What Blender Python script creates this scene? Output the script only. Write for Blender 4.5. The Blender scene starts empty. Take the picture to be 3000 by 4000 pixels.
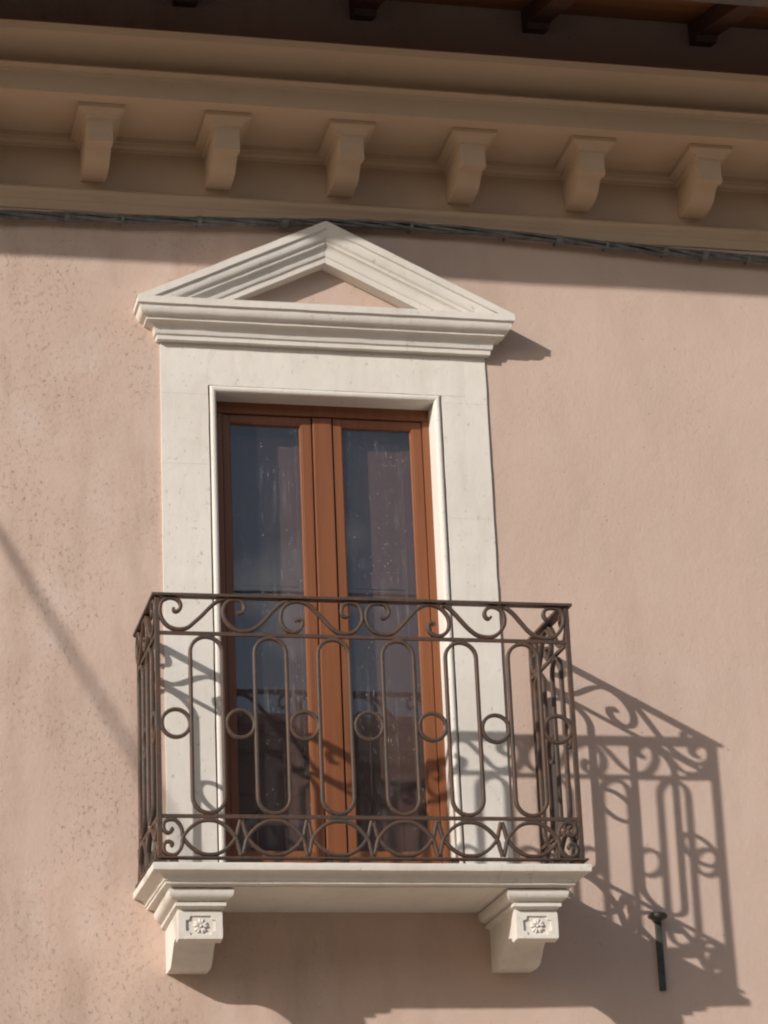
import bpy, bmesh, math, random
from mathutils import Vector, Matrix, noise
random.seed(7)
SC = bpy.context.scene
COL = SC.collection

# ------------------------------------------------------------------ camera
CX, CY, CZ = -2.5795, -12.0018, -2.3952
YAW, PIT, ROLL = 0.2334, 0.3355, -0.0433
cd = bpy.data.cameras.new('camera')
cd.sensor_fit = 'HORIZONTAL'; cd.sensor_width = 36.0
cd.lens = 36.0 * 5693.63 / 1659.0
cd.clip_start = 0.1; cd.clip_end = 2000.0
cam = bpy.data.objects.new('camera', cd); COL.objects.link(cam)
fw = Vector((math.sin(YAW)*math.cos(PIT), math.cos(YAW)*math.cos(PIT), math.sin(PIT)))
rt = fw.cross(Vector((0, 0, 1))).normalized(); up = rt.cross(fw)
r2 = rt*math.cos(ROLL) + up*math.sin(ROLL); u2 = -rt*math.sin(ROLL) + up*math.cos(ROLL)
m = Matrix.Identity(4)
for i in range(3):
    m[i][0] = r2[i]; m[i][1] = u2[i]; m[i][2] = -fw[i]
m[0][3], m[1][3], m[2][3] = CX, CY, CZ
cam.matrix_world = m
SC.camera = cam

# ------------------------------------------------------------------ sky, sun, exposure
SUN = Vector((1.418, 1.0, -0.75)).normalized()          # the way the light travels
ELEV = math.asin(-SUN.z)
AZ = math.atan2(-SUN.x, -SUN.y)                          # compass angle of the sun from +Y towards +X
w = bpy.data.worlds.new('World'); SC.world = w; w.use_nodes = True
nt = w.node_tree; nt.nodes.clear()
out = nt.nodes.new('ShaderNodeOutputWorld'); bg = nt.nodes.new('ShaderNodeBackground')
sky = nt.nodes.new('ShaderNodeTexSky'); sky.sky_type = 'NISHITA'; sky.sun_disc = False
sky.sun_elevation = ELEV; sky.sun_rotation = AZ
sky.air_density = 1.0; sky.dust_density = 1.6; sky.ozone_density = 1.0
bg.inputs['Strength'].default_value = 0.115
# loose cumulus scattered over the whole sky
tc = nt.nodes.new('ShaderNodeTexCoord'); mp = nt.nodes.new('ShaderNodeMapping')
mp.inputs['Scale'].default_value = (1.0, 1.0, 2.2); mp.inputs['Location'].default_value = (4.4, 6.1, 0.9)
nz = nt.nodes.new('ShaderNodeTexNoise'); nz.inputs['Scale'].default_value = 6.5; nz.inputs['Detail'].default_value = 7
cr = nt.nodes.new('ShaderNodeValToRGB'); cr.color_ramp.elements[0].position = 0.53; cr.color_ramp.elements[1].position = 0.66
cr.color_ramp.elements[1].color = (0.75, 0.75, 0.75, 1)
mx = nt.nodes.new('ShaderNodeMixRGB'); mx.inputs[2].default_value = (12.0, 11.8, 11.6, 1)
nt.links.new(tc.outputs['Generated'], mp.inputs[0]); nt.links.new(mp.outputs[0], nz.inputs['Vector'])
nt.links.new(nz.outputs['Fac'], cr.inputs[0]); nt.links.new(cr.outputs[0], mx.inputs[0])
nt.links.new(sky.outputs[0], mx.inputs[1]); nt.links.new(mx.outputs[0], bg.inputs['Color'])
nt.links.new(bg.outputs[0], out.inputs[0])
sd = bpy.data.lights.new('sun', 'SUN'); sd.energy = 4.1; sd.angle = math.radians(0.75); sd.color = (1.0, 0.945, 0.88)
sun = bpy.data.objects.new('sun', sd); COL.objects.link(sun)
sun.rotation_euler = SUN.to_track_quat('-Z', 'Y').to_euler(); sun.location = (-20, -14, 12)
vs = SC.view_settings
vs.view_transform = 'Standard'; vs.look = 'None'; vs.gamma = 1.0; vs.use_curve_mapping = False
vs.exposure = 0.0
SC.cycles.filter_width = 2.1
SC.cycles.max_bounces = 6; SC.cycles.diffuse_bounces = 3; SC.cycles.glossy_bounces = 3; SC.cycles.caustics_reflective = False; SC.cycles.caustics_refractive = False; SC.cycles.transparent_max_bounces = 12

# ------------------------------------------------------------------ helpers
def tag(o, label=None, cat=None, group=None, kind=None):
    if label: o['label'] = label
    if cat: o['category'] = cat
    if group: o['group'] = group
    if kind: o['kind'] = kind
    return o

def thing(name, label, cat, loc=(0, 0, 0), group=None):
    o = bpy.data.objects.new(name, None); COL.objects.link(o); o.location = loc
    o.empty_display_size = 0.1
    return tag(o, label, cat, group)

def obj(name, bm, mat, parent=None, smooth=False, angle=40):
    """link a bmesh (world coordinates) as one mesh object under parent"""
    bmesh.ops.recalc_face_normals(bm, faces=bm.faces[:])
    me = bpy.data.meshes.new(name); bm.to_mesh(me); bm.free()
    if mat: me.materials.append(mat)
    if smooth:
        for p in me.polygons: p.use_smooth = True
        try: me.set_sharp_from_angle(angle=math.radians(angle))
        except Exception: pass
    o = bpy.data.objects.new(name, me); COL.objects.link(o)
    if parent:
        o.parent = parent
        o.matrix_parent_inverse = wmat(parent).inverted()
    return o

def wmat(o):
    mm = Matrix.Translation(o.location)
    if o.parent: mm = wmat(o.parent) @ o.matrix_parent_inverse @ mm
    return mm

def linkcopy(src, parent, dx=0, dy=0, dz=0, name=None):
    inv = src.matrix_parent_inverse.copy()
    c = src.copy(); COL.objects.link(c); c.parent = parent; c.matrix_parent_inverse = inv
    if name: c.name = name
    c.location = src.location + Vector((dx, dy, dz))
    return c

def box(bm, x0, x1, y0, y1, z0, z1, bevel=0.0):
    vs_ = [bm.verts.new(p) for p in ((x0,y0,z0),(x1,y0,z0),(x1,y1,z0),(x0,y1,z0),(x0,y0,z1),(x1,y0,z1),(x1,y1,z1),(x0,y1,z1))]
    fs = [bm.faces.new([vs_[i] for i in q]) for q in ((0,3,2,1),(4,5,6,7),(0,1,5,4),(1,2,6,5),(2,3,7,6),(3,0,4,7))]
    if bevel:
        es = list({e for f in fs for e in f.edges})
        bmesh.ops.bevel(bm, geom=es, offset=bevel, segments=2, profile=0.6, affect='EDGES')
    return bm

def bx(*a, **k): return box(bmesh.new(), *a, **k)

def extrude_x(prof, x0, x1, segs=1):
    """closed profile of (y, z) run along x"""
    bm = bmesh.new(); rings = []
    for i in range(segs + 1):
        x = x0 + (x1 - x0) * i / segs
        rings.append([bm.verts.new((x, y, z)) for y, z in prof])
    n = len(prof)
    for a, b in zip(rings, rings[1:]):
        for j in range(n): bm.faces.new((a[j], a[(j+1) % n], b[(j+1) % n], b[j]))
    bm.faces.new(rings[0]); bm.faces.new(rings[-1][::-1])
    return bm

def ring3(prof, xa, xb, yb, y_wall=0.0):
    """moulding that returns to the wall on both sides; prof = [(outward, z)] from bottom to top"""
    bm = bmesh.new(); rings = []
    for d, z in prof:
        rings.append([bm.verts.new(p) for p in ((xa-d, y_wall, z), (xa-d, yb-d, z), (xb+d, yb-d, z), (xb+d, y_wall, z))])
    for a, b in zip(rings, rings[1:]):
        for j in range(4): bm.faces.new((a[j], a[(j+1) % 4], b[(j+1) % 4], b[j]))
    bm.faces.new(rings[0][::-1]); bm.faces.new(rings[-1])
    return bm

def arc(c, r, a0, a1, n):
    return [(c[0] + r*math.cos(math.radians(a0 + (a1-a0)*i/n)), c[1] + r*math.sin(math.radians(a0 + (a1-a0)*i/n))) for i in range(n+1)]

def chop(bm, co, no):
    """keep the side behind the plane and close the cut"""
    g = bm.verts[:] + bm.edges[:] + bm.faces[:]
    r = bmesh.ops.bisect_plane(bm, geom=g, plane_co=co, plane_no=no, clear_outer=True, dist=1e-6)
    es = [e for e in r['geom_cut'] if isinstance(e, bmesh.types.BMEdge)]
    if es: bmesh.ops.holes_fill(bm, edges=es, sides=0)
    return bm

def slice_x(bm, cuts, gap):
    """split a closed mesh at x = cuts into separate meshes with a hairline joint"""
    pieces = []; edges = [None] + list(cuts) + [None]
    for a, b in zip(edges, edges[1:]):
        c = bm.copy()
        if a is not None: chop(c, (a + gap/2, 0, 0), (-1, 0, 0))
        if b is not None: chop(c, (b - gap/2, 0, 0), (1, 0, 0))
        pieces.append(c)
    bm.free()
    return pieces

def worn(bm, amp=0.0015, cell=0.045, freq=14.0, keep_y=None):
    """cut long edges and shift the points a little, as hand-dressed stone"""
    for _ in range(6):
        es = [e for e in bm.edges if e.calc_length() > cell * 2]
        if not es: break
        bmesh.ops.subdivide_edges(bm, edges=es, cuts=1)
    bmesh.ops.triangulate(bm, faces=[f for f in bm.faces if len(f.verts) > 4])
    for v in bm.verts:
        p = v.co * freq
        d = Vector((noise.noise(p), noise.noise(p + Vector((31, 7, 3))), noise.noise(p + Vector((3, 57, 11)))))
        d += 0.6 * Vector((noise.noise(p*3.1), noise.noise(p*3.1 + Vector((9, 2, 5))), noise.noise(p*3.1 + Vector((4, 8, 21)))))
        v.co += d * amp
    return bm

def catmull(pts, sub=5, closed=False):
    n = len(pts); o = []
    rng = range(n if closed else n - 1)
    for i in rng:
        g = (lambda k: pts[k % n]) if closed else (lambda k: pts[max(0, min(n-1, k))])
        p0, p1, p2, p3 = g(i-1), g(i), g(i+1), g(i+2)
        for s in range(sub):
            t = s / sub
            o.append(tuple(0.5*((2*p1[k]) + (-p0[k]+p2[k])*t + (2*p0[k]-5*p1[k]+4*p2[k]-p3[k])*t*t + (-p0[k]+3*p1[k]-3*p2[k]+p3[k])*t**3) for k in range(2)))
    if not closed: o.append(pts[-1])
    return o

def flatbar(pts, wid, dep, mapf, closed=False, cham=0.25, bm=None, taper=None):
    """iron strip bent along a 2-D line: wid lies in the plane, dep across it"""
    bm = bm or bmesh.new(); n = len(pts); rings = []
    for i in range(n):
        a = pts[(i-1) % n] if (closed or i > 0) else pts[i]
        b = pts[(i+1) % n] if (closed or i < n-1) else pts[i]
        tx, tz = b[0]-a[0], b[1]-a[1]; L = math.hypot(tx, tz) or 1.0
        nx, nz_ = -tz/L, tx/L
        k = taper(i/(n-1)) if taper else 1.0
        h, d = wid/2*k, dep/2
        c = cham*min(wid, dep)/2
        sec = [(-h, -d+c), (-h, d-c), (-h+c, d), (h-c, d), (h, d-c), (h, -d+c), (h-c, -d), (-h+c, -d)]
        rings.append([bm.verts.new(mapf(pts[i][0]+nx*s, pts[i][1]+nz_*s, q)) for s, q in sec])
    m_ = 8
    pairs = list(zip(rings, rings[1:])) + ([(rings[-1], rings[0])] if closed else [])
    for a, b in pairs:
        for j in range(m_): bm.faces.new((a[j], a[(j+1) % m_], b[(j+1) % m_], b[j]))
    if not closed: bm.faces.new(rings[0]); bm.faces.new(rings[-1][::-1])
    return bm

def tube(pts, r, sides=8, bm=None):
    bm = bm or bmesh.new(); rings = []; n = len(pts); pts = [Vector(p) for p in pts]
    for i in range(n):
        t = (pts[min(n-1, i+1)] - pts[max(0, i-1)]).normalized()
        a = t.orthogonal() if abs(t.z) > 0.95 else Vector((0, 0, 1)) - t*t.z
        a.normalize(); b = t.cross(a)
        rr = r(i/(n-1)) if callable(r) else r
        rings.append([bm.verts.new(pts[i] + a*rr*math.cos(2*math.pi*j/sides) + b*rr*math.sin(2*math.pi*j/sides)) for j in range(sides)])
    for a, b in zip(rings, rings[1:]):
        for j in range(sides): bm.faces.new((a[j], a[(j+1) % sides], b[(j+1) % sides], b[j]))
    bm.faces.new(rings[0]); bm.faces.new(rings[-1][::-1])
    return bm

# ------------------------------------------------------------------ materials
class M:
    """small node-graph writer"""
    def __init__(s, name):
        s.m = bpy.data.materials.new(name); s.m.use_nodes = True; s.t = s.m.node_tree
        s.b = s.t.nodes['Principled BSDF']; s.o = s.t.nodes['Material Output']
        s.tc = s.t.nodes.new('ShaderNodeTexCoord'); s.P = s.tc.outputs['Object']
    def n(s, kind, **kw):
        nd = s.t.nodes.new('ShaderNode' + kind)
        for k, v in kw.items(): setattr(nd, k, v)
        return nd
    def L(s, a, b): s.t.links.new(a, b)
    def map(s, scale=(1, 1, 1), rot=(0, 0, 0), loc=(0, 0, 0)):
        nd = s.n('Mapping'); s.L(s.P, nd.inputs[0])
        nd.inputs['Scale'].default_value = scale; nd.inputs['Rotation'].default_value = rot; nd.inputs['Location'].default_value = loc
        return nd.outputs[0]
    def noise(s, scale, detail=5, rough=0.55, vec=None, dist=0.0):
        nd = s.n('TexNoise'); nd.inputs['Scale'].default_value = scale; nd.inputs['Detail'].default_value = detail
        nd.inputs['Roughness'].default_value = rough; nd.inputs['Distortion'].default_value = dist
        s.L(vec or s.P, nd.inputs['Vector']); return nd.outputs['Fac']
    def voro(s, scale, vec=None, feature='F1'):
        nd = s.n('TexVoronoi', feature=feature); nd.inputs['Scale'].default_value = scale
        s.L(vec or s.P, nd.inputs['Vector']); return nd.outputs['Distance']
    def ramp(s, fac, p0, p1, c0=0.0, c1=1.0):
        nd = s.n('MapRange'); nd.clamp = True
        s.L(fac, nd.inputs['Value'])
        for k, v in zip(('From Min', 'From Max', 'To Min', 'To Max'), (p0, p1, c0, c1)): nd.inputs[k].default_value = v
        return nd.outputs[0]
    def math(s, op, a, b=0.5):
        nd = s.n('Math', operation=op)
        for i, v in enumerate((a, b)):
            if isinstance(v, (int, float)): nd.inputs[i].default_value = v
            else: s.L(v, nd.inputs[i])
        return nd.outputs[0]
    def mix(s, fac, a, b, mode='MIX'):
        nd = s.n('MixRGB', blend_type=mode)
        for i, v in enumerate((fac, a, b)):
            if isinstance(v, (int, float)): nd.inputs[i].default_value = v
            elif isinstance(v, tuple): nd.inputs[i].default_value = (*v, 1)
            else: s.L(v, nd.inputs[i])
        return nd.outputs[0]
    def base(s, c):
        if isinstance(c, tuple): s.b.inputs['Base Color'].default_value = (*c, 1)
        else: s.L(c, s.b.inputs['Base Color'])
    def rough(s, r):
        if isinstance(r, (int, float)): s.b.inputs['Roughness'].default_value = r
        else: s.L(r, s.b.inputs['Roughness'])
    def bump(s, h, strength=0.5, dist=0.005, prev=None):
        nd = s.n('Bump'); nd.inputs['Strength'].default_value = strength; nd.inputs['Distance'].default_value = dist
        s.L(h, nd.inputs['Height'])
        if prev: s.L(prev, nd.inputs['Normal'])
        s.L(nd.outputs[0], s.b.inputs['Normal']); return nd.outputs[0]
    def sep(s):
        nd = s.n('SeparateXYZ'); s.L(s.P, nd.inputs[0]); return nd.outputs

def mat_plaster():
    k = M('pink_plaster'); k.rough(0.93)
    x = k.sep()[0]
    lft = k.ramp(x, -1.6, 1.2, 1.0, 0.3)
    base = k.mix(k.ramp(k.noise(0.9, 2), 0.35, 0.65), (0.515, 0.380, 0.312), (0.555, 0.414, 0.343))
    base = k.mix(k.math('MULTIPLY', k.math('MULTIPLY', k.ramp(k.noise(3.2, 4, 0.62), 0.50, 0.68), 0.75), lft), base, (0.57, 0.45, 0.39))
    base = k.mix(k.math('MULTIPLY', k.math('MULTIPLY', k.ramp(k.noise(3.0, 5, 0.68, k.map((1, 1, 0.28), loc=(4, 0, 2))), 0.48, 0.68), 0.8), lft), base, (0.40, 0.288, 0.228))
    # pitted, torn patches of the float finish
    patch = k.math('ADD', k.noise(2.3, 3, 0.6, k.map((1, 1, 0.6), loc=(1.3, 0, 5))), k.ramp(k.math('ABSOLUTE', k.math('ADD', x, 1.12)), 0.15, 0.8, 0.13, 0.0))
    patch = k.ramp(patch, 0.50, 0.66)
    pits = k.ramp(k.noise(50, 5, 0.74, k.map((1.0, 1.0, 0.75), rot=(0, 0.5, 0))), 0.56, 0.70)
    pit = k.math('MULTIPLY', pits, k.math('MULTIPLY', k.ramp(patch, 0, 1, 0.04, 0.95), k.ramp(x, -0.9, 0.9, 1.0, 0.45)))
    sparse = k.math('MULTIPLY', k.ramp(k.noise(48, 1, 0.5), 0.74, 0.78), 0.7)
    pit = k.math('MAXIMUM', pit, sparse)
    base = k.mix(k.math('MULTIPLY', pit, 0.6), base, (0.20, 0.135, 0.105))
    k.base(base)
    h = k.math('ADD', k.math('MULTIPLY', k.noise(5, 3, 0.6), 0.8), k.math('MULTIPLY', k.noise(60, 2, 0.6), 0.25))
    h = k.math('SUBTRACT', h, k.math('MULTIPLY', pit, 0.45))
    k.bump(h, 0.55, 0.010)
    return k.m

def mat_cornice():
    k = M('ochre_cornice_plaster'); k.rough(0.9)
    b = k.mix(k.ramp(k.noise(1.4, 4), 0.3, 0.7), (0.485, 0.350, 0.242), (0.53, 0.385, 0.268))
    b = k.mix(k.math('MULTIPLY', k.ramp(k.noise(7, 6, 0.65), 0.55, 0.75), 0.25), b, (0.36, 0.255, 0.165))
    k.base(b); k.bump(k.noise(18, 5, 0.6), 0.25, 0.004)
    return k.m

def mat_stone():
    k = M('white_limestone'); k.rough(0.85)
    b = k.mix(k.ramp(k.noise(2.3, 5), 0.35, 0.65), (0.650, 0.605, 0.545), (0.710, 0.668, 0.612))
    b = k.mix(k.math('MULTIPLY', k.ramp(k.noise(11, 6, 0.65), 0.55, 0.8), 0.35), b, (0.53, 0.48, 0.41))
    b = k.mix(k.math('MULTIPLY', k.ramp(k.noise(6.5, 5, 0.65, k.map((1, 1, 0.16), loc=(2, 0, 7))), 0.52, 0.74), 0.34), b, (0.475, 0.43, 0.37))
    pit = k.ramp(k.noise(38, 3, 0.55), 0.66, 0.72)
    b = k.mix(k.math('MULTIPLY', pit, 0.45), b, (0.38, 0.33, 0.27))
    k.base(b)
    st = k.noise(16, 4, 0.6, k.map((1.0, 1.0, 0.35), rot=(0, -0.9, 0)))
    h = k.math('ADD', k.math('MULTIPLY', k.noise(9, 5, 0.6), 0.6), k.math('MULTIPLY', st, 0.5))
    h = k.math('ADD', h, k.math('MULTIPLY', k.noise(60, 4, 0.6), 0.18))
    h = k.math('SUBTRACT', h, k.math('MULTIPLY', pit, 0.4))
    k.bump(h, 0.5, 0.006)
    return k.m

def mat_iron():
    k = M('brown_painted_iron')
    b = k.mix(k.ramp(k.noise(9, 5), 0.4, 0.62), (0.056, 0.039, 0.029), (0.086, 0.044, 0.027))
    b = k.mix(k.math('MULTIPLY', k.ramp(k.noise(90, 3), 0.58, 0.7), 0.5), b, (0.16, 0.12, 0.095))
    k.base(b); k.rough(k.ramp(k.noise(40, 3), 0.3, 0.7, 0.42, 0.62)); k.b.inputs['Metallic'].default_value = 0.0
    k.bump(k.noise(120, 3), 0.25, 0.002)
    return k.m

def mat_wood(name, c0, c1, rough, axis='z', grain=1.0):
    k = M(name)
    sc = {'z': (38, 38, 1.2), 'x': (1.2, 38, 38), 'y': (38, 1.2, 38)}[axis]
    g = k.noise(1.0, 6, 0.6, k.map(sc), 0.4)
    b = k.mix(k.ramp(g, 0.3, 0.72), c0, c1)
    b = k.mix(k.math('MULTIPLY', k.ramp(k.noise(130, 2), 0.70, 0.74), 0.35), b, (0.42, 0.33, 0.27))
    k.base(b); k.rough(rough); k.bump(g, 0.12*grain, 0.002)
    return k.m

def mat_glass():
    k = M('dusty_window_glass'); t = k.t
    t.nodes.remove(k.b)
    tr = k.n('BsdfTransparent'); tr.inputs[0].default_value = (0.88, 0.89, 0.89, 1)
    gl = k.n('BsdfGlossy'); gl.inputs['Roughness'].default_value = 0.012; gl.inputs[0].default_value = (1, 1, 1, 1)
    fr = k.n('LayerWeight'); fr.inputs[0].default_value = 0.5
    bp = k.n('Bump'); bp.inputs['Strength'].default_value = 0.015; bp.inputs['Distance'].default_value = 0.01
    k.L(k.noise(3.0, 2, 0.5), bp.inputs['Height']); k.L(bp.outputs[0], gl.inputs['Normal'])
    m1 = k.n('MixShader'); k.L(k.math('ADD', k.math('MULTIPLY', k.math('POWER', fr.outputs['Facing'], 4.0), 0.85), 0.052), m1.inputs[0]); k.L(tr.outputs[0], m1.inputs[1]); k.L(gl.outputs[0], m1.inputs[2])
    # dust film, run marks and paint spatter
    df = k.n('BsdfDiffuse'); df.inputs[0].default_value = (0.62, 0.58, 0.56, 1)
    runs = k.ramp(k.noise(1.0, 5, 0.6, k.map((34, 34, 2.2))), 0.56, 0.80)
    area = k.ramp(k.noise(3.4, 3, 0.5), 0.46, 0.66)
    film = k.math('MULTIPLY', k.math('MULTIPLY', runs, area), 0.30)
    flat = k.map((1, 0, 1))
    spot = k.ramp(k.voro(48, flat), 0.07, 0.16, 1.0, 0.0)
    spot = k.math('MULTIPLY', spot, k.ramp(k.noise(6.0, 4, 0.6, k.map((1.8, 0, 0.8), loc=(3, 0, 1))), 0.47, 0.55))
    drip = k.ramp(k.noise(1.0, 3, 0.55, k.map((140, 0, 17), loc=(7, 0, 3))), 0.63, 0.75)
    drip = k.math('MULTIPLY', drip, k.math('MULTIPLY', area, 0.7))
    spot = k.math('MULTIPLY', k.math('MAXIMUM', k.math('MULTIPLY', spot, k.ramp(k.noise(31, 2, 0.5, flat), 0.35, 0.65, 0.1, 0.75)), drip), 0.7)
    f = k.math('ADD', k.math('MAXIMUM', film, spot), 0.014)
    m2 = k.n('MixShader'); k.L(f, m2.inputs[0]); k.L(m1.outputs[0], m2.inputs[1]); k.L(df.outputs[0], m2.inputs[2])
    k.L(m2.outputs[0], k.o.inputs['Surface'])
    return k.m

def mat_plain(name, c0, c1, scale=6, rough=0.8, bump=0.2, dist=0.004):
    k = M(name); k.base(k.mix(k.ramp(k.noise(scale, 5), 0.35, 0.65), c0, c1)); k.rough(rough)
    k.bump(k.noise(scale*5, 4), bump, dist); return k.m

PLASTER = mat_plaster(); CORN = mat_cornice(); STONE = mat_stone(); IRON = mat_iron()
DOORW = mat_wood('varnished_door_wood', (0.178, 0.060, 0.022), (0.234, 0.083, 0.031), 0.42)
RAFT = mat_wood('dark_rafter_wood', (0.050, 0.022, 0.014), (0.085, 0.036, 0.021), 0.6, 'y')
BOARD = mat_wood('red_brown_eaves_board', (0.20, 0.075, 0.028), (0.30, 0.12, 0.045), 0.55, 'x', 2.0)
SHUT = mat_wood('inner_shutter_wood', (0.120, 0.060, 0.052), (0.150, 0.078, 0.066), 0.55)
GLASS = mat_glass()
GUTTER = mat_plain('grey_brown_gutter', (0.085, 0.075, 0.070), (0.12, 0.10, 0.09), 8, 0.55)
CABLE = mat_plain('grey_cable_sheath', (0.080, 0.078, 0.074), (0.15, 0.145, 0.135), 22, 0.6)
CLIP = mat_plain('pale_cable_clip', (0.13, 0.13, 0.12), (0.19, 0.185, 0.17), 30, 0.6)
BLACKC = mat_plain('black_cable', (0.02, 0.02, 0.02), (0.03, 0.03, 0.03), 10, 0.6)
ANCH = mat_plain('weathered_dark_iron', (0.032, 0.032, 0.028), (0.06, 0.055, 0.042), 26, 0.5)
ROOMW = mat_plain('dim_room_plaster', (0.16, 0.15, 0.15), (0.19, 0.18, 0.18), 2, 0.9)
STREET = mat_plain('pale_stone_paving', (0.395, 0.335, 0.265), (0.46, 0.395, 0.315), 1.2, 0.9)
TILE = mat_plain('terracotta_roof', (0.30, 0.14, 0.08), (0.38, 0.19, 0.11), 5, 0.85)
OPPW = mat_plain('ochre_plaster_across_street', (0.20, 0.155, 0.115), (0.25, 0.19, 0.14), 1.5, 0.9)
OPPG = mat_plain('dark_window_across_street', (0.03, 0.032, 0.036), (0.045, 0.045, 0.05), 3, 0.2)

# ------------------------------------------------------------------ the ground
GZ = -4.05
bm = bmesh.new(); box(bm, -400, 400, -400, 300, GZ-0.5, GZ)
tag(obj('street_ground', bm, STREET), kind='structure')
bm = bmesh.new(); box(bm, -9, 10, -1.5, -0.002, GZ-0.2, GZ+0.13, 0.01)
tag(obj('pavement', bm, mat_plain('grey_kerb_stone', (0.30, 0.28, 0.25), (0.36, 0.33, 0.29), 3, 0.85)), kind='structure')

# ------------------------------------------------------------------ the house
house = thing('house', 'pink plastered house with heavy ochre bracketed cornice and timber eaves', 'house', (0, 0, GZ))
XA, XB = -8.0, 9.0
OX = 0.60; OT = 2.53                                     # rough opening behind the stone surround
bm = bmesh.new()
def quadgrid(x0, x1, z0, z1):
    nx = max(1, round((x1-x0)/0.25)); nz_ = max(1, round((z1-z0)/0.25))
    g = [[bm.verts.new((x0+(x1-x0)*i/nx, 0, z0+(z1-z0)*j/nz_)) for j in range(nz_+1)] for i in range(nx+1)]
    for i in range(nx):
        for j in range(nz_): bm.faces.new((g[i][j], g[i+1][j], g[i+1][j+1], g[i][j+1]))
quadgrid(XA, -OX, GZ-0.3, 4.5); quadgrid(OX, XB, GZ-0.3, 4.5); quadgrid(-OX, OX, OT, 4.5); quadgrid(-OX, OX, GZ-0.3, -0.05)
bmesh.ops.remove_doubles(bm, verts=bm.verts[:], dist=1e-5)
for v in bm.verts:
    v.co.y += 0.006*noise.noise(v.co*1.3)
r = bmesh.ops.extrude_face_region(bm, geom=bm.faces[:])
for g in r['geom']:
    if isinstance(g, bmesh.types.BMVert): g.co.y = 0.35
obj('wall', bm, PLASTER, house, smooth=True, angle=30)
bm = bmesh.new(); box(bm, XA, XA+0.3, 0.35, 9, GZ-0.3, 4.5); obj('side_wall', bm, PLASTER, house)
bm = bmesh.new(); box(bm, XB-0.3, XB, 0.35, 9, GZ-0.3, 4.5); obj('side_wall', bm, PLASTER, house)
bm = bmesh.new(); box(bm, XA, XB, 8.7, 9, GZ-0.3, 4.5); obj('rear_wall', bm, PLASTER, house)
# wall strip above the cornice, under the eaves
obj('eaves_wall', bx(XA, XB, -0.30, 0.0, 4.10, 4.72), PLASTER, house)

# main cornice: bed moulding, soffit, corona, beads, cyma, fillet
prof = [(0.0, 3.795), (-0.022, 3.795), (-0.024, 3.806)]
prof += [(-0.026-0.018*math.sin(t*math.pi/2/4), 3.808+0.022*(1-math.cos(t*math.pi/2/4))) for t in range(1, 5)]
prof += [(-0.050, 3.832), (-0.054, 3.857),
         (-0.480, 3.857), (-0.482, 3.958), (-0.492, 3.960), (-0.493, 3.972)]
prof += [(-0.494-0.021*math.sin(math.pi*t/8), 3.974+0.034*t/8) for t in range(0, 9)]
prof += [(-0.452, 4.009)]
for t in range(0, 13):
    s_ = math.radians(90*t/12)
    prof.append((-0.450 - 0.156*(1-math.cos(s_)), 4.012 + 0.110*math.sin(s_)))
prof += [(-0.610, 4.123), (-0.632, 4.152), (-0.630, 4.158), (-0.30, 4.20), (0.0, 4.20)]
corn = obj('cornice', extrude_x(prof, XA-0.3, XB+0.3, 60), CORN, house, smooth=True, angle=32)
for v in corn.data.vertices:
    v.co.z += 0.0025*noise.noise(Vector((v.co.x*1.1, 0, 2)))
    v.co.y += 0.003*noise.noise(Vector((v.co.x*1.7, 4, 2)))
prof = [(0.0, 3.500), (-0.005, 3.503), (-0.008, 3.510), (-0.009, 3.522), (-0.015, 3.530), (-0.024, 3.540), (-0.030, 3.552), (-0.029, 3.563), (-0.020, 3.571), (-0.007, 3.576), (0.0, 3.578)]
obj('frieze_moulding', extrude_x(prof, XA-0.04, XB+0.04, 50), CORN, house, smooth=True, angle=50)

obj('shade_tone_band', bx(XA-0.003, XB+0.003, -0.009, 0.02, 3.452, 3.503, 0.003), CORN, house)  # ochre strip added to paint in the brown shading below the moulding
obj('frieze', bx(XA-0.004, XB+0.004, -0.005, 0.02, 3.572, 3.800), CORN, house)

# brackets under the cornice
def bracket_body(x, hw):
    # block + curved tail in side view
    top = 3.80
    side = [(0.0, top), (-0.345, top), (-0.350, 3.79), (-0.345, 3.745), (-0.345, 3.71), (-0.352, 3.673), (-0.322, 3.668), (-0.305, 3.676), (-0.285, 3.682)]
    side += [(-0.262, 3.677), (-0.238, 3.658), (-0.212, 3.634), (-0.18, 3.618), (-0.13, 3.609), (-0.07, 3.608), (-0.03, 3.612), (0.0, 3.622)]
    b_ = bmesh.new()
    a = [b_.verts.new((x-hw, y, z)) for y, z in side]; c = [b_.verts.new((x+hw, y, z)) for y, z in side]
    n = len(side)
    for j in range(n): b_.faces.new((a[j], a[(j+1) % n], c[(j+1) % n], c[j]))
    b_.faces.new(a); b_.faces.new(c[::-1])
    return b_
BC0, BSP = -1.165, 0.6355
nb = 0; proto = None
for i in range(-5, 12):
    x = BC0 + BSP*i
    if proto is None:
        body = obj('bracket', bracket_body(0, 0.0625), CORN, house, smooth=True, angle=35)
        cp = [(0.0, 3.790), (0.003, 3.7935), (0.015, 3.797), (0.017, 3.815), (0.020, 3.817), (0.026, 3.823), (0.038, 3.829), (0.051, 3.832), (0.053, 3.8568)]
        cap = obj('bracket_cap', ring3(cp, -0.0632, 0.0632, -0.349), CORN, body, smooth=True, angle=35)
        proto = (body, cap); body.location.x += x
    else:
        b2 = linkcopy(proto[0], house, x - (BC0 + BSP*-5)); c2 = linkcopy(proto[1], b2)

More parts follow.
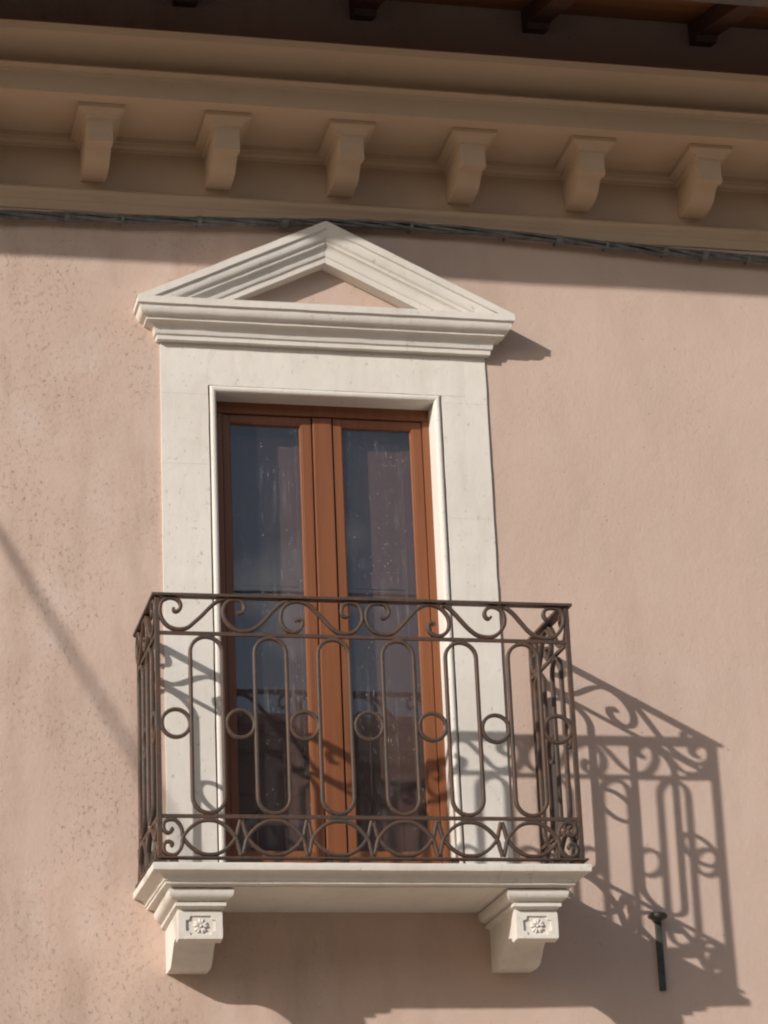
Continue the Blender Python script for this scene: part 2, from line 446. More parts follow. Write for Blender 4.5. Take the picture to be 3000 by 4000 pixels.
# rafters, boards, gutter, roof
SL = 0.29
def roofz(y): return 4.622 + SL*(y + 0.30)
RW = 0.117
def rafter_bm():
    prof = [(-0.29, 4.70), (-0.29, 4.493), (-0.40, 4.462), (-0.408, 4.474), (-0.418, 4.492), (-0.46, 4.481), (-1.10, 4.493-SL*0.80+0.030), (-1.15, 4.32), (-1.182, 4.335), (-1.182, roofz(-1.182)-0.001), (-0.29, roofz(-0.29)-0.001)][1:]
    return extrude_x(prof, 0, RW)
rproto = None
for i in range(-8, 10):
    x = -0.788 + 0.9225*i
    if x < XA or x > XB: continue
    if rproto is None:
        rproto = obj('rafter', rafter_bm(), RAFT, house); rx0 = x; rproto.location.x += x
    else: linkcopy(rproto, house, x - rx0)
yb = -0.26
while yb > -1.22:
    y0, y1 = yb, yb - 0.128
    b_ = extrude_x([(y0, roofz(y0)), (y1, roofz(y1)), (y1, roofz(y1)+0.022), (y0, roofz(y0)+0.022)], XA-0.2, XB+0.2)
    obj('eaves_board', b_, BOARD, house); yb -= 0.131
b_ = extrude_x([(-1.29, roofz(-1.29)+0.03), (-1.29, roofz(-1.29)+0.10), (4.5, roofz(4.5)+0.10), (4.5, roofz(4.5)+0.03)], XA-0.3, XB+0.3)
obj('roof', b_, TILE, house)
b_ = extrude_x([(4.5, roofz(4.5)+0.03), (4.5, roofz(4.5)+0.10), (9.6, roofz(-0.6)+0.10), (9.6, roofz(-0.6)+0.03)], XA-0.3, XB+0.3)
obj('roof', b_, TILE, house)
obj('sun_leak_board', bx(XA-0.2, XB+0.2, -1.206, -1.186, 4.236, roofz(-1.2)-0.004), RAFT, house)  # added board that stops sun leaking in between gutter and roof
gy, gz, gr = -1.285, 4.243, 0.072
gp = arc((gy, gz), gr, 180, 360, 12) + arc((gy, gz), gr-0.006, 360, 180, 12)
obj('gutter', extrude_x(gp, XA-0.3, XB+0.3), GUTTER, house, smooth=True, angle=40)

# room behind the door
room = bmesh.new()
box(room, -2.2, 2.2, 0.352, 4.5, -0.12, 3.0)
bmesh.ops.delete(room, geom=[f for f in room.faces if f.calc_center_median().y < 0.36], context='FACES')
tag(obj('room', room, ROOMW), kind='structure')

# ------------------------------------------------------------------ stone surround and pediment
sur = thing('window_surround', 'white limestone door surround crowned by a triangular pediment', 'door surround', (0, 0, 0))
SY, HW, ST = -0.012, 0.833, 2.764
PY = -0.030
GX, GZT = 0.592, 2.5335
def stone_block(x0, x1, z0, z1, y1=0.06):
    return worn(box(bmesh.new(), x0, x1, SY, y1, z0, z1, 0.0007), 0.0016, 0.04, 9)
J = 0.0002
# left jamb in two stones, right jamb in two stones, lintel with joints
for z0, z1 in ((-0.02, 2.119), (2.119, 2.488)): obj('jamb_stone', stone_block(-HW, -GX-0.005, z0+J, z1-J), STONE, sur)
for z0, z1 in ((-0.02, 1.882), (1.882, 2.500)): obj('jamb_stone', stone_block(GX+0.005, HW, z0+J, z1-J), STONE, sur)
lint = bmesh.new()
obj('lintel_stone', stone_block(-HW, -GX-0.005, 2.488+J, 2.764), STONE, sur)
obj('lintel_stone', stone_block(-GX-0.005+J*0.5, 0.72, GZT+0.005, 2.764), STONE, sur)
obj('lintel_stone', stone_block(0.72+J, HW, 2.500+J, 2.764), STONE, sur)
obj('lintel_stone', stone_block(GX+0.005, 0.72, 2.500+J, GZT+0.0045), STONE, sur)
# rounded inner bead that turns into the reveal, mitred at the corners
OPN, OPT = 0.556, 2.506
bead = [(0.033, 0.012), (0.033, -0.006), (0.029, -0.013), (0.023, -0.0155)] + [(0.012-0.018*math.sin(a*math.pi/2/5)+0.006, -0.0155+0.020*(1-math.cos(a*math.pi/2/5))) for a in range(0, 6)] + [(0.0, 0.010), (0.0, 0.20), (0.033, 0.20)]
def bead_side(s):
    b_ = bmesh.new(); lo = []; hi = []
    for d, y in bead:
        lo.append(b_.verts.new((s*(OPN+d), y, -0.03))); hi.append(b_.verts.new((s*(OPN+d), y, OPT+d)))
    n = len(bead)
    for j in range(n): b_.faces.new((lo[j], lo[(j+1) % n], hi[(j+1) % n], hi[j]))
    b_.faces.new(lo); b_.faces.new(hi[::-1]); return b_
def bead_top():
    b_ = bmesh.new(); lo = []; hi = []
    for d, y in bead:
        lo.append(b_.verts.new((-(OPN+d), y, OPT+d))); hi.append(b_.verts.new((OPN+d, y, OPT+d)))
    n = len(bead)
    for j in range(n): b_.faces.new((lo[j], lo[(j+1) % n], hi[(j+1) % n], hi[j]))
    b_.faces.new(lo); b_.faces.new(hi[::-1]); return b_
for b_ in (bead_side(-1), bead_side(1), bead_top()): obj('reveal_bead', b_, STONE, sur, smooth=True, angle=50)
obj('threshold', bx(-OPN, OPN, -0.02, 0.30, -0.06, 0.012, 0.004), mat_plain('pink_marble_sill', (0.36, 0.24, 0.22), (0.42, 0.29, 0.26), 9, 0.5), sur)

# mouldings of the pediment: (outward, height) over 0.183
def ped_prof():
    p = [(0.000, 0.0), (0.020, 0.0), (0.022, 0.022), (0.030, 0.026)]
    p += [(0.032 + 0.040*(1-math.cos(t*math.pi/2/5)), 0.030 + 0.048*math.sin(t*math.pi/2/5)) for t in range(0, 6)]
    p += [(0.080, 0.080), (0.081, 0.094), (0.089, 0.096)]
    p += [(0.091 + 0.026*math.sin(t*math.pi/2/5), 0.098 + 0.044*(1-math.cos(t*math.pi/2/5))) for t in range(0, 6)]
    p += [(0.122, 0.146), (0.130, 0.148), (0.131, 0.183)]
    return p
PP = ped_prof()
base = ring3([(d, ST-0.006+h) for d, h in PP], -HW, HW, PY, 0.04)
for pc in slice_x(base, [0.42], 0.0010):
    obj('pediment_base_stone', worn(pc, 0.0016, 0.05, 15), STONE, sur, smooth=True, angle=34)
PZ = ST - 0.006 + 0.183
AP = 3.404; RS = (AP - PZ)/(HW + 0.131); ANG = math.atan(RS)
def rake(s):
    """sweep of the same profile up one slope; s = -1 left, 1 right; mitred at the middle"""
    b_ = bmesh.new(); A = []; B = []
    ins = AP - 0.183/math.cos(ANG)
    prof2 = [(-0.04, 0.0), (0.064, 0.0), (0.066, 0.028), (0.072, 0.031)]
    prof2 += [(0.074 + 0.020*(1-math.cos(t*math.pi/2/5)), 0.034 + 0.046*math.sin(t*math.pi/2/5)) for t in range(0, 6)]
    prof2 += [(0.099, 0.082), (0.100, 0.096), (0.105, 0.098)]
    prof2 += [(0.106 + 0.013*math.sin(t*math.pi/2/5), 0.100 + 0.043*(1-math.cos(t*math.pi/2/5))) for t in range(0, 6)]
    prof2 += [(0.123, 0.146), (0.130, 0.148), (0.131, 0.183), (-0.04, 0.183)]
    for d, h in prof2:
        zc = ins + h/math.cos(ANG)
        xl = 1.15
        y = PY - d if d >= 0 else 0.04
        A.append(b_.verts.new((0.0006*s, y, zc))); B.append(b_.verts.new((s*xl, y, zc - RS*xl)))
    n = len(prof2)
    for j in range(n): b_.faces.new((A[j], A[(j+1) % n], B[(j+1) % n], B[j]))
    b_.faces.new(A); b_.faces.new(B[::-1])
    bmesh.ops.recalc_face_normals(b_, faces=b_.faces[:])
    chop(b_, (0, 0, PZ-0.002), (0, 0, -1))
    return b_
for s in (-1, 1): obj('pediment_rake', worn(rake(s), 0.0016, 0.05, 15), STONE, sur, smooth=True, angle=34)
tb = bmesh.new()
ti = AP - 0.183/math.cos(ANG) + 0.02
hwt = (ti - (PZ-0.05))/RS
f0 = [tb.verts.new(p) for p in ((-hwt, -0.010, PZ-0.05), (hwt, -0.010, PZ-0.05), (0, -0.010, ti))]
tb.faces.new(f0); rr = bmesh.ops.extrude_face_region(tb, geom=tb.faces[:])
for g in rr['geom']:
    if isinstance(g, bmesh.types.BMVert): g.co.y = 0.03
obj('tympanum', tb, PLASTER, sur)

# ------------------------------------------------------------------ glazed door
door = thing('balcony_door', 'varnished brown wooden double balcony door with dusty glass', 'door', (0, 0.16, 0.012))
DF = 0.120                                               # front of the frame
fb = bmesh.new()
box(fb, -OPN-0.02, -0.5085, DF, DF+0.07, 0.014, 2.4455, 0.002)
obj('frame', fb, DOORW, door)
obj('frame', bx(0.5215, OPN+0.02, DF, DF+0.07, 0.014, 2.4455, 0.002), DOORW, door)
obj('frame', bx(-OPN-0.02, OPN+0.02, DF-0.001, DF+0.07, 2.4475, OPT+0.02, 0.002), DOORW, door)
LY = DF + 0.012
def leaf(x0, x1, gx0, gx1, lab):
    lf = bpy.data.objects.new('leaf', None); COL.objects.link(lf); lf.parent = door; lf.empty_display_size = 0.1
    lf.location = (0, 0, 0); lf.matrix_parent_inverse = wmat(door).inverted()
    if lab: lf['label'] = lab
    zt, zb, gt, gb = 2.4435, 0.016, 2.405, 0.222
    obj('stile', bx(x0, gx0, LY, LY+0.05, zb, zt, 0.003), DOORW, lf)
    obj('stile', bx(gx1, x1, LY, LY+0.05, zb, zt, 0.003), DOORW, lf)
    obj('rail', bx(gx0+0.0005, gx1-0.0005, LY+0.001, LY+0.05, gt, zt, 0.003), DOORW, lf)
    obj('rail', bx(gx0+0.0005, gx1-0.0005, LY+0.001, LY+0.05, zb, gb, 0.003), DOORW, lf)
    # splayed glazing beads
    gw, gd = 0.010, 0.018
    def bead4(p):
        b_ = bmesh.new(); vs4 = [b_.verts.new(q) for q in p]
        b_.faces.new(vs4[:4]); b_.faces.new(vs4[4:][::-1])
        for a in range(4): b_.faces.new((vs4[a], vs4[4+a], vs4[4+(a+1) % 4], vs4[(a+1) % 4]))
        return b_
    yf, yk = LY+0.004, LY+0.004+gd
    for sx, xx in ((1, gx0), (-1, gx1)):
        obj('glazing_bead', bead4([(xx, yf, gb), (xx+sx*0.004, yf, gb+0.004), (xx+sx*0.004, yf, gt-0.004), (xx, yf, gt),
                                   (xx, yk, gb), (xx+sx*gw, yk, gb+gw), (xx+sx*gw, yk, gt-gw), (xx, yk, gt)]), DOORW, lf)
    for sz, zz in ((1, gb), (-1, gt)):
        obj('glazing_bead', bead4([(gx0, yf, zz), (gx0+0.004, yf, zz+sz*0.004), (gx1-0.004, yf, zz+sz*0.004), (gx1, yf, zz),
                                   (gx0, yk, zz), (gx0+gw, yk, zz+sz*gw), (gx1-gw, yk, zz+sz*gw), (gx1, yk, zz)]), DOORW, lf)
    obj('pane', bx(gx0-0.003, gx1+0.003, yk-0.002, yk+0.004, gb-0.003, gt+0.003), GLASS, lf)
leaf(-0.5055, -0.0535, -0.471, -0.103, None)
leaf(0.0585, 0.5185, 0.102, 0.468, None)
obj('cover_strip', bx(-0.0465, 0.0515, DF+0.004, DF+0.058, 0.018, 2.4425, 0.005), DOORW, door)

# folding shutters inside, seen through the glass
def shutter(x0, x1, y, lab):
    t = thing('inner_shutter', lab, 'shutter', ((x0+x1)/2, y, 0.02), 'inner shutters behind the glass')
    k = 0.115
    obj('panel', bx(x0+k, x1-k, y+0.008, y+0.02, 0.10, 2.44), SHUT, t)
    obj('stile', bx(x0, x0+k-0.0005, y, y+0.026, 0.05, 2.46, 0.003), SHUT, t)
    obj('stile', bx(x1-k+0.0005, x1, y, y+0.026, 0.05, 2.46, 0.003), SHUT, t)
    for z0 in (0.05, 1.58, 2.37): obj('rail', bx(x0+k, x1-k, y+0.002, y+0.026, z0, z0+0.09, 0.003), SHUT, t)
shutter(-0.515, -0.004, 0.232, 'reddish inner shutter behind the left glass pane, sunlit only along its right edge')
shutter(0.004, 0.545, 0.236, 'reddish inner shutter behind the right glass pane, mostly sunlit')

# ------------------------------------------------------------------ balcony
bal = thing('balcony', 'white stone balcony slab with moulded edge on two carved corbels', 'balcony', (0, 0, -0.4))
SLX0, SLX1, SLY = -0.992, 1.008, -0.678
sp = [(-0.105, -0.092), (-0.092, -0.092), (-0.090, -0.085), (-0.062, -0.0815), (-0.060, -0.0705)]
sp += [(-0.054 + 0.048*(1-math.cos(t*math.pi/2/6)), -0.069 + 0.035*math.sin(t*math.pi/2/6)) for t in range(0, 7)]
sp += [(-0.001, -0.033), (0.0, -0.031), (0.0, -0.002), (-0.002, 0.0)]
slab = ring3(sp, SLX0, SLX1, SLY, 0.03)
for pc in slice_x(slab, [0.585, 0.735], 0.0010):
    obj('slab_stone', worn(pc, 0.0017, 0.05, 17), STONE, bal, smooth=True, angle=32)
def skew(b_):
    for v in b_.verts: v.co.x += 0.024*v.co.y            # the corbels stand a little askew to the wall
    return b_
def corbel(cx):
    h = 0.0925
    side = [(0.03, -0.176), (-0.516, -0.176), (-0.524, -0.192), (-0.521, -0.225), (-0.519, -0.27), (-0.526, -0.311), (-0.452, -0.316), (-0.436, -0.305), (-0.405, -0.290), (-0.368, -0.282)]
    side += [(-0.345, -0.281), (-0.318, -0.289), (-0.285, -0.303), (-0.262, -0.321), (-0.240, -0.341), (-0.205, -0.365), (-0.165, -0.379), (-0.10, -0.381), (0.03, -0.378)]
    b_ = bmesh.new()
    def wdt(y, z): return h + (0.006 if y < -0.42 else 0.0)
    a = [b_.verts.new((cx-wdt(y, z), y, z)) for y, z in side]; c = [b_.verts.new((cx+wdt(y, z), y, z)) for y, z in side]
    n = len(side)
    for j in range(n): b_.faces.new((a[j], a[(j+1) % n], c[(j+1) % n], c[j]))
    b_.faces.new(a); b_.faces.new(c[::-1])
    # sunk octagonal panel cut into the front of the block
    skew(b_)
    body = obj('corbel', worn(b_, 0.0013, 0.05, 18), STONE, bal, smooth=True, angle=30)
    cp = [(0.0, -0.180), (0.004, -0.176), (0.016, -0.170), (0.021, -0.169), (0.021, -0.155), (0.012, -0.151), (0.012, -0.147), (0.017, -0.145)]
    cp += [(0.020 + 0.032*math.sin(t*math.pi/2/6), -0.144 + 0.034*(1-math.cos(t*math.pi/2/6))) for t in range(1, 7)]
    cp += [(0.053, -0.100), (0.047, -0.097), (0.040, -0.0935)]
    obj('corbel_cap', worn(skew(ring3(cp, cx-h, cx+h, -0.533, 0.03)), 0.0013, 0.045, 18), STONE, body, smooth=True, angle=36)
    return body

def panel_front(cx, body):
    """raised frame with notched corners round a rosette"""
    y0, z0 = -0.530, -0.252
    cx = cx + 0.024*y0
    ow, oh = 0.0985, 0.0600
    outer = [(-ow, -oh+0.001), (ow, -oh+0.001), (ow, oh-0.001), (-ow, oh-0.001)]
    a, b, k = 0.066, 0.043, 0.020
    inner = [(-a+k, -b), (a-k, -b), (a-k*0.8, -b+k*0.8), (a, -b+k), (a, b-k), (a-k*0.8, b-k*0.8), (a-k, b), (-a+k, b), (-a+k*0.8, b-k*0.8), (-a, b-k), (-a, -b+k), (-a+k*0.8, -b+k*0.8)]
    bm = bmesh.new()
    # ring between the notched opening and the rectangle, as a fan of quads by angle
    def on_rect(p):
        s = max(abs(p[0])/ow, abs(p[1])/(oh-0.001)); return (p[0]/s, p[1]/s)
    n = len(inner); ii = []; oo = []
    dense = []
    for i in range(n):
        p, q = inner[i], inner[(i+1) % n]
        for t in range(4): dense.append((p[0]+(q[0]-p[0])*t/4, p[1]+(q[1]-p[1])*t/4))
    fi = [bm.verts.new((cx+p[0], y0, z0+p[1])) for p in dense]
    fo = [bm.verts.new((cx+q[0], y0, z0+q[1])) for q in map(on_rect, dense)]
    bi = [bm.verts.new((cx+p[0], y0+0.014, z0+p[1])) for p in dense]
    bo = [bm.verts.new((cx+q[0], y0+0.014, z0+q[1])) for q in map(on_rect, dense)]
    N = len(dense)
    for j in range(N):
        k2 = (j+1) % N
        bm.faces.new((fi[j], fi[k2], fo[k2], fo[j])); bm.faces.new((fi[j], fi[k2], bi[k2], bi[j]))
        bm.faces.new((fo[j], fo[k2], bo[k2], bo[j])); bm.faces.new((bi[j], bi[k2], bo[k2], bo[j]))
    for v in bm.verts: v.co.y += 0.0012*noise.noise(v.co*40); v.co.x += 0.001*noise.noise(v.co*33 + Vector((5, 5, 5)))
    obj('panel_frame', bm, STONE, body, smooth=True, angle=25)
    # rosette: six petals round a boss
    bm = bmesh.new()
    for q in range(5):
        for lobe in (-1, 1):
            an = math.radians(90 + 72*q + (6 if cx > 0 else -4)); a2 = an + lobe*0.24
            mt = Matrix.Translation((cx+0.002+0.0205*math.cos(a2), y0+0.009, z0-0.002+0.0205*math.sin(a2))) @ Matrix.Rotation(-a2, 4, 'Y') @ Matrix.Diagonal((0.0150, 0.0095, 0.0078, 1))
            bmesh.ops.create_icosphere(bm, subdivisions=2, radius=1.0, matrix=mt)
    bmesh.ops.create_icosphere(bm, subdivisions=2, radius=0.0075, matrix=Matrix.Translation((cx+0.002, y0+0.002, z0-0.002)))
    obj('rosette', bm, STONE, body, smooth=True, angle=60)
for cx in (-0.7525, 0.7925):
    bd = corbel(cx); panel_front(cx, bd)

# ------------------------------------------------------------------ wrought-iron railing
rail = thing('balcony_railing', 'brown wrought-iron railing with scrolls, rings and long loops on the balcony', 'railing', (0, -0.645, 0.0))
FY = -0.645; RXL, RXR = -0.9585, 0.9785
BD = 0.024                                               # depth of the flat iron
def front(u, v, q): return (u, FY + q, v)
def left(u, v, q): return (RXL - 0.003 + q, u, v)        # u runs along y
def right(u, v, q): return (RXR + 0.003 + q, u, v)
# handrail: flat bar on three sides, mitred
def flat_u(name, z0, z1, inn, outw):
    b_ = bmesh.new(); pts = []
    for d in (inn, outw):
        pts.append([(RXL-d, 0.0), (RXL-d, FY-d), (RXR+d, FY-d), (RXR+d, 0.0)])
    L_ = [[[b_.verts.new((x, y, z)) for (x, y) in pp] for pp in pts] for z in (z0, z1)]
    for i in range(3):
        for zz in (0, 1): b_.faces.new((L_[zz][0][i], L_[zz][0][i+1], L_[zz][1][i+1], L_[zz][1][i]))
        for dd in (0, 1): b_.faces.new((L_[0][dd][i], L_[0][dd][i+1], L_[1][dd][i+1], L_[1][dd][i]))
    for i in (0, 3): b_.faces.new((L_[0][0][i], L_[0][1][i], L_[1][1][i], L_[1][0][i]))
    bmesh.ops.recalc_face_normals(b_, faces=b_.faces[:])
    return obj(name, b_, IRON, rail)
flat_u('handrail', 1.231, 1.243, -0.030, 0.024)
flat_u('rail', 1.050, 1.066, -0.007, 0.0075)
flat_u('rail', 0.205, 0.221, -0.007, 0.0075)
flat_u('bottom_rail', 0.021, 0.029, -0.022, 0.024)
for px, py in ((RXL+0.001, FY+0.001), (RXR-0.001, FY+0.001)):
    obj('post', bx(px-0.011, px+0.011, py-0.011, py+0.011, 0.0285, 1.233, 0.002), IRON, rail)
for px, sx in ((RXL, 1), (RXR, -1)):
    obj('post', bx(px-0.008, px+0.008, -0.022, -0.006, 0.0285, 1.233, 0.002), IRON, rail)
# stub feet under the bottom rail
for fx, fy in ((-0.945, FY), (-0.895, FY), (-0.20, FY), (0.38, FY), (0.86, FY), (0.955, FY), (RXL, -0.30), (RXR, -0.30)):
    obj('foot', bx(fx-0.016, fx+0.016, fy-0.014, fy+0.014, -0.002, 0.0215), IRON, rail)

S1 = [(-0.882,1.178),(-0.881,1.164),(-0.87,1.159),(-0.854,1.17),(-0.849,1.19),(-0.859,1.212),(-0.883,1.224),(-0.91,1.222),(-0.934,1.206),(-0.944,1.175),(-0.942,1.142),(-0.927,1.109),(-0.902,1.086),(-0.87,1.076),(-0.836,1.078),(-0.811,1.09),(-0.785,1.113),(-0.754,1.142),(-0.724,1.174),(-0.698,1.199),(-0.672,1.216),(-0.642,1.226)]
S2 = [(-0.594,1.168),(-0.581,1.159),(-0.564,1.165),(-0.555,1.185),(-0.563,1.209),(-0.582,1.221),(-0.612,1.222),(-0.638,1.207),(-0.653,1.18),(-0.654,1.149),(-0.642,1.119),(-0.619,1.093),(-0.589,1.076),(-0.555,1.073),(-0.525,1.079),(-0.495,1.098),(-0.464,1.126),(-0.433,1.162),(-0.402,1.194),(-0.376,1.214),(-0.345,1.224)]
S3 = [(-0.319,1.126),(-0.307,1.136),(-0.29,1.13),(-0.287,1.115),(-0.296,1.093),(-0.316,1.077),(-0.339,1.074),(-0.367,1.088),(-0.386,1.121),(-0.387,1.155),(-0.375,1.188),(-0.349,1.213),(-0.309,1.223),(-0.271,1.215),(-0.241,1.195),(-0.211,1.163),(-0.182,1.133),(-0.153,1.1),(-0.123,1.079),(-0.084,1.073),(-0.049,1.083),(-0.022,1.108),(-0.005,1.144),(-0.008,1.182),(-0.022,1.211),(-0.048,1.222),(-0.074,1.221),(-0.097,1.202),(-0.102,1.177),(-0.096,1.16),(-0.083,1.153),(-0.068,1.161)]
S4 = [(0.085,1.16),(0.094,1.151),(0.109,1.156),(0.121,1.174),(0.12,1.197),(0.103,1.217),(0.075,1.224),(0.044,1.217),(0.023,1.196),(0.013,1.167),(0.016,1.131),(0.035,1.101),(0.06,1.081),(0.095,1.073),(0.13,1.078),(0.162,1.099),(0.194,1.132),(0.222,1.164),(0.25,1.192),(0.282,1.215),(0.313,1.224),(0.337,1.222),(0.367,1.21),(0.393,1.184),(0.407,1.151),(0.405,1.115),(0.388,1.087),(0.36,1.073),(0.332,1.077),(0.311,1.094),(0.307,1.117),(0.317,1.133),(0.33,1.135),(0.337,1.124)]
S5 = [(0.381,1.226),(0.407,1.211),(0.433,1.187),(0.471,1.143),(0.504,1.108),(0.538,1.083),(0.573,1.074),(0.609,1.075),(0.641,1.091),(0.668,1.126),(0.676,1.162),(0.668,1.196),(0.644,1.217),(0.613,1.222),(0.59,1.209),(0.58,1.187),(0.586,1.169),(0.599,1.162),(0.611,1.174)]
S6 = [(0.667,1.226),(0.693,1.212),(0.723,1.186),(0.757,1.144),(0.79,1.106),(0.825,1.083),(0.864,1.074),(0.901,1.077),(0.929,1.096),(0.954,1.133),(0.963,1.17),(0.955,1.204),(0.933,1.221),(0.901,1.224),(0.878,1.215),(0.866,1.194),(0.871,1.174),(0.884,1.165),(0.894,1.175)]
WI = 0.0165
curl = lambda a, b: (lambda t: 0.72 + 0.28*min(1.0, t/0.12 if a else 1, (1-t)/0.12 if b else 1))
for s, a, b in ((S1, 1, 0), (S2, 1, 0), (S3, 1, 1), (S4, 1, 1), (S5, 0, 1), (S6, 0, 1)):
    obj('scroll', flatbar(catmull(s, 4), WI, BD, front, taper=curl(a, b)), IRON, rail, smooth=True, angle=50)
# the same pair of scrolls on each side, ending at the corner post
LEN = 0.645
for mapf in (left, right):
    for s in ([(0.69-(0.407-u)*0.87, v) for u, v in S4], S6):
        q = [(-LEN + (0.9735 - u)*1.0, v) for u, v in s]
        q = [(min(-0.012, u), v) for u, v in q]
        obj('scroll', flatbar(catmull(q, 4), WI, BD, mapf, taper=curl(0, 1)), IRON, rail, smooth=True, angle=50)
# long loops and rings
ZM0, ZM1, RL = 0.228, 1.0435, 0.0735
def loop_pts(c):
    p = arc((c, ZM1-RL), RL, 0, 180, 14) + arc((c, ZM0+RL), RL, 180, 360, 14)
    return p
def ring_pts(c, z=0.638, r=0.0640): return arc((c, z), r, 0, 360, 32)[:-1]
loops = [-0.735, -0.4405, -0.147, 0.1555, 0.455, 0.754]; rings = [-0.8785, -0.584, -0.291, 0.0085, 0.306, 0.604, 0.9005]
for c in loops: obj('loop', flatbar(loop_pts(c), WI, BD*0.9, front, closed=True), IRON, rail, smooth=True, angle=50)
for i, c in enumerate(rings): obj('ring', flatbar(ring_pts(c, 0.637+0.002*math.sin(i*2.1)), WI, BD*0.8, front, closed=True), IRON, rail, smooth=True, angle=50)
ys = [-0.565, -0.275, 0.0]
for mapf in (left, right):
    for c in (-0.4195, -0.1295): obj('loop', flatbar(loop_pts(c), WI, BD*0.9, mapf, closed=True), IRON, rail, smooth=True, angle=50)
    for c in (-0.563, -0.2745): obj('ring', flatbar(ring_pts(c), WI, BD*0.8, mapf, closed=True), IRON, rail, smooth=True, angle=50)
# bottom frieze: crossed arcs that make a chain of eyes, curled at the ends
Z0, Z1 = 0.0355, 0.2000; ZC = (Z0+Z1)/2
def eye_arc(c, p0, p1, a0, a1, sgn):
    """one strip: foot at p0, crossing at c-a0, crown, crossing at c+a1, foot at p1"""
    H = (Z1-Z0)/2 - 0.002
    def z(t): return ZC + sgn*H*t
    return [(p0, z(-0.98)), (p0 + (c-a0-p0)*0.45, z(-0.52)), (c-a0, z(0.0)), (c-a0*0.72, z(0.52)), (c-a0*0.36, z(0.88)), (c, z(0.965)), (c+a1*0.36, z(0.88)), (c+a1*0.72, z(0.52)), (c+a1, z(0.0)), (p1 + (c+a1-p1)*0.45, z(-0.52)), (p1, z(-0.98))]
def end_curl(x, dirx, sgn):
    """curled end beyond the first crossing at x"""
    base = [(0.054, 0.041), (0.047, 0.034), (0.053, 0.024), (0.067, 0.019), (0.081, 0.028), (0.087, 0.047), (0.079, 0.070), (0.056, 0.0795), (0.033, 0.077), (0.013, 0.056), (0.003, 0.029), (0.0, 0.0)]
    return [(x + dirx*u, ZC + sgn*v) for u, v in base]
ec = [(-0.737, 0.118), (-0.441, 0.125), (-0.146, 0.125), (0.1555, 0.125), (0.4555, 0.125), (0.7495, 0.1195)]
pk = [-0.5935, -0.293, 0.004, 0.3055, 0.606]
for i, (c, a) in enumerate(ec):
    for sgn in (1, -1):
        p0 = pk[i-1] + 0.003 if i > 0 else None; p1 = pk[i] - 0.003 if i < 5 else None
        full = eye_arc(c, p0 if p0 is not None else c-a-0.03, p1 if p1 is not None else c+a+0.03, a, a, sgn)
        if p0 is None: full = end_curl(c-a, -1, -sgn)[:-1] + full[2:]
        if p1 is None: full = full[:-2] + end_curl(c+a, 1, -sgn)[:-1][::-1]
        obj('eye_strip', flatbar(catmull(full, 4), WI*0.95, BD*(0.96 if sgn > 0 else 0.90), front), IRON, rail, smooth=True, angle=50)
for mapf in (left, right):
    for i, (c, a) in enumerate(((-0.421, 0.115), (-0.150, 0.108))):
        for sgn in (1, -1):
            full = eye_arc(c, -0.282 if i else c-a-0.03, -0.294 if not i else -0.016, a, a, sgn)
            if i == 0: full = end_curl(c-a, -1, -sgn)[:-1] + full[2:]
            obj('eye_strip', flatbar(catmull(full, 4), WI*0.95, BD*(0.96 if sgn > 0 else 0.90), mapf), IRON, rail, smooth=True, angle=50)

# ------------------------------------------------------------------ cables
bun = thing('cable_bundle', 'grey twisted cable bundle clipped along the wall below the cornice', 'cables', (0.4, -0.03, 3.44))
def cab_z(x):
    return 3.448 - 0.0128*(x-0.35)**2 + 0.012*math.sin(x*2.3+0.4) if -3 < x < 4 else 3.448 - 0.0128*(min(max(x, -3), 4)-0.35)**2 + 0.012*math.sin(x*2.3+0.4)
for k in range(4):
    ph = k*math.pi/2; pts = []
    for i in range(0, 341):
        x = XA + (XB-XA)*i/340
        a = ph + x*6.5 + 0.8*math.sin(x*3.1)
        rr_ = 0.013 + 0.007*max(0, math.sin(x*4.3+k*2.0))
        pts.append((x, -0.052 + 0.6*rr_*math.cos(a), cab_z(x) - 0.009 + rr_*math.sin(a)))
    obj('cable', tube(pts, 0.0105, 6), CABLE, bun, smooth=True, angle=60)
xs = [-1.30, -1.02, -0.63, -0.19, 0.47, 0.98, 1.26, 1.52, 1.84, 2.06, 2.30]
for x in xs:
    z = cab_z(x)
    b_ = bmesh.new(); c_ = [(-0.036 + 0.040*math.cos(t), z - 0.009 + 0.028*math.sin(t)) for t in [2*math.pi*j/12 for j in range(12)]]
    wd = random.choice((0.008, 0.011, 0.016))
    a_ = [b_.verts.new((x-wd, y, zz)) for y, zz in c_]; d_ = [b_.verts.new((x+wd, y, zz)) for y, zz in c_]
    for j in range(12): b_.faces.new((a_[j], a_[(j+1) % 12], d_[(j+1) % 12], d_[j]))
    b_.faces.new(a_); b_.faces.new(d_[::-1])
    obj('clip', b_, CLIP, bun, smooth=True, angle=50)

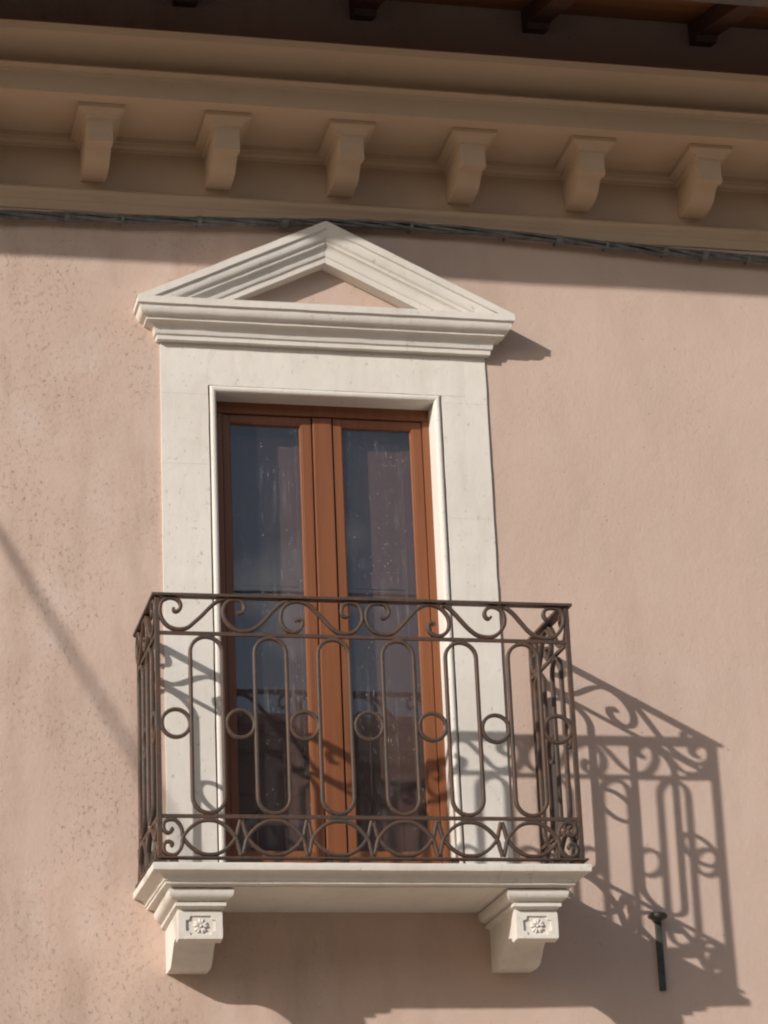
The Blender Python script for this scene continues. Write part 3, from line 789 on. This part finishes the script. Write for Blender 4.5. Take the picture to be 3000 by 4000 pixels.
# service cable from the bundle over the street; its shadow falls on the wall left of the door
A = Vector((-2.63, -0.03, 3.40)); D = Vector((-0.947, -1.0, -0.05)); pts = []
for i in range(41):
    t = 23.9*i/40
    pts.append(A + D*t)
sv = obj('service_cable', tube(pts, 0.016, 8), BLACKC, None, smooth=True, angle=60)
tag(sv, 'black service cable whose blurred diagonal shadow crosses the wall left of the balcony', 'cable')
pts = [Vector((-26 + 52*i/40, -8.0, 4.15 + 0.12*((i-20)/20)**2)) for i in range(41)]
sc_ = obj('street_cable', tube(pts, 0.014, 8), BLACKC, None, smooth=True, angle=60)
tag(sc_, 'cable along the street, a thin dark line mirrored in the door glass', 'cable')

# ------------------------------------------------------------------ iron wall anchor
an = thing('wall_anchor', 'dark iron bar with round knob fixed upright on the wall right of the balcony', 'wall anchor', (1.535, 0, -0.47))
obj('bar', bx(1.520, 1.549, -0.020, 0.006, -0.468, -0.112, 0.004), ANCH, an)
kb = bmesh.new()
prof_k = [(0.0, 0.018), (0.022, 0.017), (0.038, 0.013), (0.047, 0.005), (0.048, -0.003), (0.043, -0.011), (0.028, -0.017), (0.014, -0.026), (0.0, -0.026)]
N = 20; rk = []
for r_, z in prof_k:
    rk.append([kb.verts.new((1.522 + r_*math.cos(2*math.pi*j/N), -0.047 + r_*math.sin(2*math.pi*j/N), -0.117 + z)) for j in range(N)] if r_ > 0 else [kb.verts.new((1.522, -0.047, -0.117 + z))])
for a, b in zip(rk, rk[1:]):
    for j in range(N):
        v = [a[j % len(a)], a[(j+1) % len(a)], b[(j+1) % len(b)], b[j % len(b)]]
        v = list(dict.fromkeys(v)); kb.faces.new(v)
obj('knob', kb, ANCH, an, smooth=True, angle=50)

# ------------------------------------------------------------------ house across the street, mirrored in the glass
OY = -24.0; OZ = 7.2
op = thing('facing_house', 'plain house across the street, mirrored darkly in the lower door glass', 'house', (0, OY, GZ))
obj('wall', bx(-30, 32, OY-8, OY, GZ-0.3, OZ), OPPW, op)
obj('roof', extrude_x([(OY+0.5, OZ-0.05), (OY+0.5, OZ+0.12), (OY-4, OZ+1.0), (OY-8.4, OZ+0.12), (OY-8.4, OZ-0.05)], -30.3, 32.3), TILE, op)
obj('cornice', bx(-30.1, 32.1, OY+0.002, OY+0.3, OZ-0.35, OZ-0.06), OPPW, op)
for fl in (GZ+4.6, GZ+7.9):
    for i in range(-6, 7):
        xw = 3.4*i + 1.0
        wn = obj('window', bx(xw-0.65, xw+0.65, OY+0.001, OY+0.06, fl-0.1, fl+2.1), STONE, op)
        obj('pane', bx(xw-0.5, xw+0.5, OY+0.061, OY+0.075, fl, fl+1.95), OPPG, wn)
